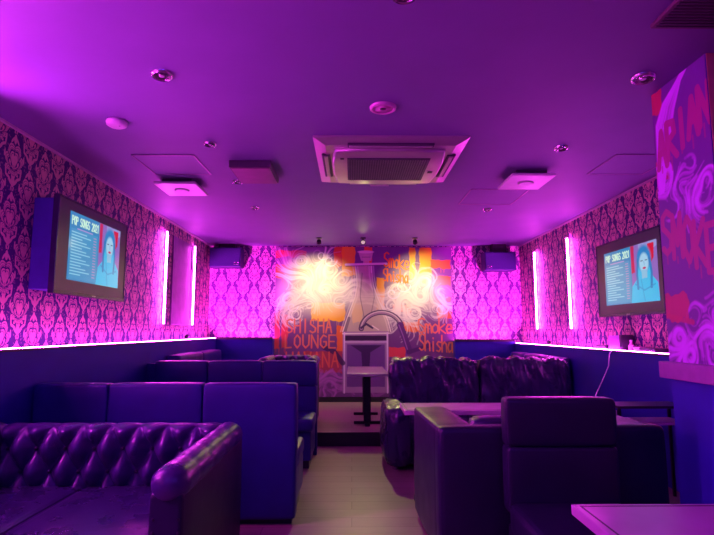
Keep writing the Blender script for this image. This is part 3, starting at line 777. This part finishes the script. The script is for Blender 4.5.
STUD = simple('dark_stud', (.05, .04, .07), .3, metal=.5)
def chesterfield(x0, x1, y0, y1, z0, top, seatz, nx, nz, label, cushions, armw=.15, btnr=.011):
    """back at y1 (far), open towards the camera (y0)"""
    xc = (x0+x1)/2; t = thing('chesterfield_sofa' if x1-x0 > 1.2 else 'chesterfield_armchair', label, 'sofa' if x1-x0 > 1.2 else 'armchair', (xc, (y0+y1)/2, z0))
    yc = (y0+y1)/2
    def L(x, y, z): return (x-xc, y-yc, z-z0)
    obj('base', box(*[v for p in zip(L(x0+.03, y0+.06, z0+.05), L(x1-.03, y1-.06, z0+.26)) for v in p], bev=.01), LEATHER, t)
    bm, btn = tufted(L(x0+armw*.6, y1-.20, z0+.24), L(x1-armw*.6, y1-.02, top), nx, nz, .08)
    bk = obj('backrest', bm, LEATHER_TUFT, t, smooth=True)
    me = None
    for p in btn:
        if me is None:
            bb = bmesh.new(); bmesh.ops.create_uvsphere(bb, u_segments=10, v_segments=6, radius=btnr); o = obj('button', bb, STUD, bk, smooth=True); me = o.data
        else: o = bpy.data.objects.new('button', me); COL.objects.link(o); o.parent = bk
        o.location = p
    for s in (-1, 1):
        xo = x0 if s < 0 else x1; xi = xo-s*armw
        lo = L(min(xo, xi)+(.012 if s > 0 else .02), y0+.02, z0+.04); hi = L(max(xo, xi)-(.02 if s > 0 else .012), y1-.03, top-.09)
        ar = cushion('armrest', lo, hi, LEATHER, t, .02, .004, (2, 8, 4))
        cx = (xo+xi)/2-xc
        roll('arm_roll', cx, y0-yc, y1-.06-yc, top-.062-z0, armw*.47, LEATHER_TUFT, ar)
        if x1-x0 > 1.2:
            nm = None
            for k in range(10):
                for q in (-1, 1):
                    if nm is None:
                        bm = bmesh.new(); bmesh.ops.create_uvsphere(bm, u_segments=8, v_segments=5, radius=.006); o = obj('nail_head', bm, STUD, ar, smooth=True); nm = o.data
                    else: o = bpy.data.objects.new('nail_head', nm); COL.objects.link(o); o.parent = ar
                    o.location = (cx+q*armw*.30, y0+.018-yc, .12+k*(top-z0-.26)/10)
    xs = cushions
    for a, b in zip(xs, xs[1:]):
        lo, hi = L(a+.004, y0+.03, z0+.25), L(b-.004, y1-.19, seatz)
        cushion('seat_cushion', lo, hi, LEATHER_GLOSS, t, .035, .014, (8, 8, 3))
    for a, b in ((x0+.08, y0+.08), (x1-.08, y0+.08), (x0+.08, y1-.08), (x1-.08, y1-.08)):
        bm = bmesh.new(); cylinder(bm, L(a, b, z0+.025), .028, .05, r2=.036); obj('foot', bm, BLACK, t)
    return t
chesterfield(-2.21, -.655, 2.2, 3.42, 0, .765, .43, 16, 4, 'tufted leather chesterfield sofa in the left foreground', (-2.05, -1.55, -.815), armw=.17)
chesterfield(-1.15, -.42, 6.50, 7.30, ZP, 1.0, .58, 8, 4, 'tufted leather armchair on the raised floor behind the left booths', (-1.0, -.57), armw=.15)

# ------------------------------------------------------------------ booth benches on the left
def bench_back_to_us(x0, x1, y0, nseg, seams, top, label):
    """upholstered back at y0, seat beyond it (faces away from the camera)"""
    xc = (x0+x1)/2; t = thing('booth_bench', label, 'bench', (xc, y0, 0), 0, 'navy booth benches on the left')
    for a, b in zip(seams, seams[1:]):
        cushion('back_panel', (a-xc+.003, 0, .04), (b-xc-.003, .13, top), VINYL, t, .022, .006, (8, 2, 10))
    obj('plinth', box(x0-xc+.02, x1-xc-.03, .05, .62, 0, .12), BLACK, t)
    obj('seat_box', box(x0-xc, x1-xc-.004, .131, .60, .12, .36, bev=.01), VINYL, t)
    for a, b in zip(seams, seams[1:]):
        cushion('seat_cushion', (a-xc+.003, .14, .355), (b-xc-.003, .66, .47), VINYL, t, .03, .01, (7, 6, 2))
    return t
bench_back_to_us(-2.23, -.386, 3.80, 3, (-2.232, -1.708, -1.047, -.386), .95, 'long navy booth bench, its tall panelled back towards the camera, behind the tufted sofa')
def bench_facing(x0, x1, y1, z0, seams, top, split, label):
    xc = (x0+x1)/2; t = thing('booth_bench', label, 'bench', (xc, y1, z0), 0, 'navy booth benches on the left')
    for a, b in zip(seams, seams[1:]):
        cushion('head_cushion', (a-xc+.003, -.17, split), (b-xc-.003, -.02, top), VINYL, t, .03, .010, (8, 3, 4))
        cushion('back_panel', (a-xc+.003, -.14, .42), (b-xc-.003, -.03, split-.004), VINYL, t, .02, .005, (6, 2, 5))
    obj('back_frame', box(x0-xc, x1-xc, -.03, .03, 0, top-.03, bev=.006), VINYL, t)
    obj('seat_box', box(x0-xc, x1-xc-.02, -.62, -.035, .08, .36, bev=.01), VINYL, t)
    obj('plinth', box(x0-xc+.02, x1-xc-.04, -.58, -.05, 0, .08), BLACK, t)
    for a, b in zip(seams, seams[1:]):
        cushion('seat_cushion', (a-xc+.003, -.66, .355), (b-xc-.003, -.15, .48), VINYL, t, .035, .012, (7, 6, 2))
    return t
bench_facing(-2.23, -.375, 5.90, 0, (-2.10, -1.535, -.955, -.375), 1.0, .745, 'navy booth bench facing the camera, with three head cushions, in front of the raised floor')
# wall benches on the raised floor (left and right walls)
def wall_bench(xw, sx, y0, y1, top, label, m, n):
    t = thing('wall_bench', label, 'bench', (xw, (y0+y1)/2, ZP), 0); yc = (y0+y1)/2
    def bx(a, b): return min(a*sx, b*sx), max(a*sx, b*sx)
    h = top-ZP
    for k in range(n):
        a = y0-yc+(y1-y0)*k/n; b = y0-yc+(y1-y0)*(k+1)/n; xx = bx(.0, .17)
        cushion('back_cushion', (xx[0], a+.004, .38), (xx[1], b-.004, h), m, t, .04, .012, (3, 8, 5))
        xx = bx(.15, .62); cushion('seat_cushion', (xx[0], a+.004, .24), (xx[1], b-.004, .38), m, t, .035, .012, (6, 8, 2))
    xx = bx(.0, .58); obj('base', box(*xx, y0-yc, y1-yc, 0, .24, bev=.008), VINYL, t)
    return t
wall_bench(XL+WX+.015, 1, 6.45, 8.5, 1.03, 'navy bench along the left wall on the raised floor', VINYL, 2)
wall_bench(XR-WX-.02, -1, 6.55, 8.5, .99, 'padded bench along the right wall on the raised floor', VINYL, 3)

# ------------------------------------------------------------------ crumpled leather sofa on the right
def crumple(lo, hi, amt, dirz=True, base=.03):
    def f(p, n):
        u = [(p[i]-lo[i])/(hi[i]-lo[i]) for i in range(3)]
        w = 1
        for i in range(3):
            if abs(n[i]) < .7: w *= max(0, 4*u[i]*(1-u[i]))**.5
        f1 = noise.noise(Vector((p.x*9+.6*math.sin(p.z*7), p.y*3, p.z*2.2)))
        f2 = abs(noise.noise(Vector((p.x*21+p.z*4, p.y*6, p.z*5+3))))
        g = (.35+.65*max(0, u[2])**1.5)
        return p+n*(base*(w-.2)+amt*g*(f1*1.0-f2*1.1))
    return f
ex0, ex1, ey0, ey1 = .32, 2.40, 5.15, 6.12
exc = (ex0+ex1)/2
t = thing('leather_sofa', 'puffy crumpled black leather sofa right of the aisle, facing the camera', 'sofa', (exc, 5.7, 0))
obj('base', box(ex0-exc+.05, ex1-exc-.05, -.45, .40, .05, .28, bev=.02), LEATHER, t)
for a, b in ((ex0+.10, 1.39), (1.39, ex1-.02)):
    lo, hi = (a-exc+.004, .12, .40), (b-exc-.004, .42, 1.01)
    cushion('back_cushion', lo, hi, LEATHER_GLOSS, t, .065, .02, (64, 4, 26), crumple(lo, hi, .045))
    lo, hi = (a-exc+.06, -.48, .27), (b-exc-.06, .14, .46)
    cushion('seat_cushion', lo, hi, LEATHER_GLOSS, t, .06, .02, (24, 16, 3), crumple(lo, hi, .014))
for a, b in ((ex0, ex0+.25), (ex1-.25, ex1)):
    lo, hi = (a-exc, -.54, .04), (b-exc, .30, .60)
    ar = cushion('armrest', lo, hi, LEATHER_GLOSS, t, .09, .02, (6, 24, 16), crumple(lo, hi, .026))
for a in (ex0+.1, ex1-.1):
    for b in (-.4, .34):
        bm = bmesh.new(); cylinder(bm, (a-exc, b, .025), .03, .05); obj('foot', bm, CHROME, t)

# two-seat sofa with its back to the camera
t = thing('low_back_sofa', 'low black leather sofa seen from behind, right of the aisle', 'sofa', (1.13, 3.60, 0), math.radians(2.5))
obj('base', box(-.62, .62, -.46, .42, .05, .30, bev=.015), LEATHER, t)
for q in (-1, 1):
    lo, hi = ((-.655, -.37, .03), (-.42, .47, .765)) if q < 0 else ((.42, -.37, .03), (.655, .47, .765))
    cushion('armrest', lo, hi, LEATHER, t, .03, .008, (3, 14, 10), crumple(lo, hi, .008, base=.008))
cushion('backrest', (-.66, -.50, .04), (.66, -.365, .775), LEATHER, t, .03, .006, (18, 3, 10))
for a, b in ((-.42, 0), (0, .42)):
    cushion('back_cushion', (a+.004, -.36, .42), (b-.004, -.16, .79), LEATHER_GLOSS, t, .05, .015, (8, 3, 5))
    cushion('seat_cushion', (a+.004, -.17, .29), (b-.004, .46, .45), LEATHER_GLOSS, t, .04, .015, (8, 8, 3))
for a in (-.56, .56):
    for b in (-.40, .38): obj('foot', box(a-.03, a+.03, b-.03, b+.03, 0, .06), BLACK, t)

# high-backed lounge chair
t = thing('lounge_chair', 'armless high-backed dark leather chair in the right foreground', 'chair', (1.132, 2.755, 0))
cushion('headrest', (-.298, .165, .705), (.298, .285, .955), LEATHER, t, .022, .006, (8, 2, 5))
cushion('backrest', (-.298, .165, .36), (.298, .285, .70), LEATHER, t, .02, .005, (8, 2, 5))
cushion('seat_cushion', (-.30, -.42, .27), (.30, .17, .42), LEATHER, t, .03, .008, (8, 8, 3))
obj('base', box(-.28, .28, -.40, .27, .10, .28, bev=.01), LEATHER, t)
for a in (-.24, .24):
    for b in (-.35, .22):
        bm = bmesh.new(); cylinder(bm, (a, b, .05), .018, .10, r2=.024, seg=14); obj('leg', bm, BLACKM, t)

# ------------------------------------------------------------------ tables
def table(x0, x1, y0, y1, z0, top, label, m, ped, thick=.035):
    xc, yc = (x0+x1)/2, (y0+y1)/2; t = thing('table', label, 'table', (xc, yc, z0)); w, d, h = (x1-x0)/2, (y1-y0)/2, top-z0
    tp = obj('tabletop', box(-w, w, -d, d, h-thick, h, bev=.004), m, t)
    bm = bmesh.new(); e = .022
    for k in (0,):
        B(bm, -w+e, w-e, -d+e, -d+e+.006, h, h+.0012); B(bm, -w+e, w-e, d-e-.006, d-e, h, h+.0012)
        B(bm, -w+e, -w+e+.006, -d+e+.006, d-e-.006, h, h+.0012); B(bm, w-e-.006, w-e, -d+e+.006, d-e-.006, h, h+.0012)
    obj('inlay_line', bm, BLACK, tp)
    for (px, py) in ped:
        c = obj('column', box(px-.045, px+.045, py-.035, py+.035, .035, h-thick-.02), BLACKM, t)
        obj('mounting_plate', box(px-.14, px+.14, py-.12, py+.12, h-thick-.02, h-thick), BLACKM, t)
        obj('foot_bar', B(box(px-.17, px+.17, py-.025, py+.025, 0, .035, bev=.005), px-.03, px+.03, py-.2, py+.2, 0, .03), BLACKM, t)
    return t
table(-.06, .45, 6.60, 7.95, ZP, .80, 'pale topped pedestal table on the raised floor before the mural', TOPM, ((0, -.35), (0, .38)))
table(.40, 2.02, 4.12, 4.57, 0, .72, 'long pale table between the crumpled sofa and the low sofa', TOPM, ((-.55, 0), (.55, 0)))
table(.765, 1.78, 1.05, 1.93, 0, .72, 'table corner at the bottom right edge with thin inlay line', TOPD, ((-.2, 0), (.25, 0)))

# narrow shelf stand against the right wainscot
t = thing('side_stand', 'small dark open stand by the right wall below the television', 'stand', (2.33, 4.30, 0))
obj('top', box(-.28, .28, -.14, .14, .725, .745, bev=.003), BLACK, t)
obj('shelf', box(-.265, .265, -.13, .13, .60, .62), TOPD, t)
for a in (-.27, .27):
    for b in (-.13, .13): obj('leg', box(a-.01, a+.01, b-.01, b+.01, 0, .725), BLACKM, t)

# ------------------------------------------------------------------ things on the right ledge
ZQ = ZR_+.012
def on(name, label, cat, y): return thing(name, label, cat, (XR-.09, y, ZQ))
t = on('router', 'small dark gadget on the right ledge, leftmost below the television', 'router', 5.90)
obj('case', box(-.04, .05, -.12, .12, 0, .05, bev=.01), BLACK, t); obj('antenna', box(.03, .038, -.09, -.082, .04, .10), BLACK, t); obj('antenna', box(.03, .038, .082, .09, .04, .10), BLACK, t)
t = on('ledge_box', 'violet box with dark side standing on the right ledge', 'box', 5.56)
obj('carton', box(-.05, .06, -.12, .13, 0, .155, bev=.004), simple('violet_card', (.42, .16, .5), .5), t); obj('dark_side', box(-.06, .06, -.17, -.12, 0, .165, bev=.004), BLACK, t)
t = on('bottle', 'small pink bottle lying open on the right ledge beside the violet box', 'bottle', 5.32)
bm = bmesh.new(); lathe(bm, [(.025, 0), (.028, .01), (.028, .06), (.012, .08), (.012, .10)]); obj('body', bm, PINKP, t, smooth=True)
bm = bmesh.new(); cylinder(bm, (0, 0, .107), .014, .016, seg=14); obj('cap', bm, WHITEP, t)
t = on('small_bowl', 'small pink bowl on the right ledge between bottle and black box', 'bowl', 5.17)
bm = bmesh.new(); lathe(bm, [(.03, 0), (.05, .02), (.06, .05), (.056, .05), (.045, .022), (.02, .01)]); obj('body', bm, PINKP, t, smooth=True)
obj('foot', lathe(bmesh.new(), [(.028, -.0), (.032, .006), (.02, .008)]), PINKP, t)
t = on('media_box', 'flat black media box on the right ledge nearest the pillar', 'media box', 4.93)
obj('case', box(-.07, .07, -.13, .13, 0, .045, bev=.004), BLACK, t); obj('front_trim', box(-.074, -.07, -.12, .12, .01, .02), CHROME, t)
# cable from the ledge down to the table
pts = [(XR-WX-.02, 5.50, ZR_+.02), (XR-WX-.10, 5.40, ZR_-.02), (2.50, 5.22, .98), (2.35, 5.0, .90), (2.17, 4.75, .80), (2.02, 4.52, .735), (1.95, 4.45, .727)]
c = obj('cable', tube(bmesh.new(), pts, .005), simple('lilac_cable', (.5, .4, .55), .4)); tag(c, 'thin pale cable running from the right ledge down to the long table', 'cable')
t = thing('phone', 'small flat gadget at the end of the cable on the long table', 'phone', (1.93, 4.42, .7215))
obj('body', box(-.04, .04, -.07, .07, 0, .01, bev=.003), BLACK, t); obj('screen', box(-.036, .036, -.064, .064, .01, .011), GLOSS, t)

# ------------------------------------------------------------------ added blue fill lamps, unseen, behind the camera
BLUE = (.10, .05, 1.0)
for (x, lab) in ((-1.2, 'added blue fill lamp behind the viewer, left'), (1.2, 'added blue fill lamp behind the viewer, right')):
    t = thing('blue_fill_lamp', lab, 'lamp', (x, -1.2, ZC)); obj('housing', box(-.62, .62, -.05, .05, -.05, 0, bev=.005), WHITEP, t)
    L = bpy.data.lights.new('blue_fill_light', 'AREA'); L.shape = 'RECTANGLE'; L.size = 1.2; L.size_y = .3; L.energy = 15; L.color = BLUE
    lo = bpy.data.objects.new('blue_fill_light', L); COL.objects.link(lo); lo.parent = t; lo.location = (0, .12, -.12); lo.rotation_euler = (math.radians(62), 0, 0)

w = bpy.data.worlds.new('world'); scene.world = w; w.use_nodes = True
w.node_tree.nodes['Background'].inputs[0].default_value = (.05, .02, .2, 1); w.node_tree.nodes['Background'].inputs[1].default_value = .3

# ------------------------------------------------------------------ camera
F = 530.0
cam = bpy.data.cameras.new('camera'); co = bpy.data.objects.new('camera', cam); COL.objects.link(co)
cam.sensor_fit = 'HORIZONTAL'; cam.sensor_width = 36; cam.lens = 36*F/714
co.location = (0, 0, 1.32)
co.rotation_euler = (PI/2+math.atan((331-267.5)/F), 0, -math.atan(5/F))
cam.clip_start = .05
scene.camera = co
scene.view_settings.view_transform = 'Standard'; scene.view_settings.look = 'None'
scene.view_settings.gamma = 1; scene.view_settings.use_curve_mapping = False
scene.view_settings.exposure = 0
scene.cycles.use_denoising = True
scene.cycles.max_bounces = 8
scene.cycles.sample_clamp_indirect = 10
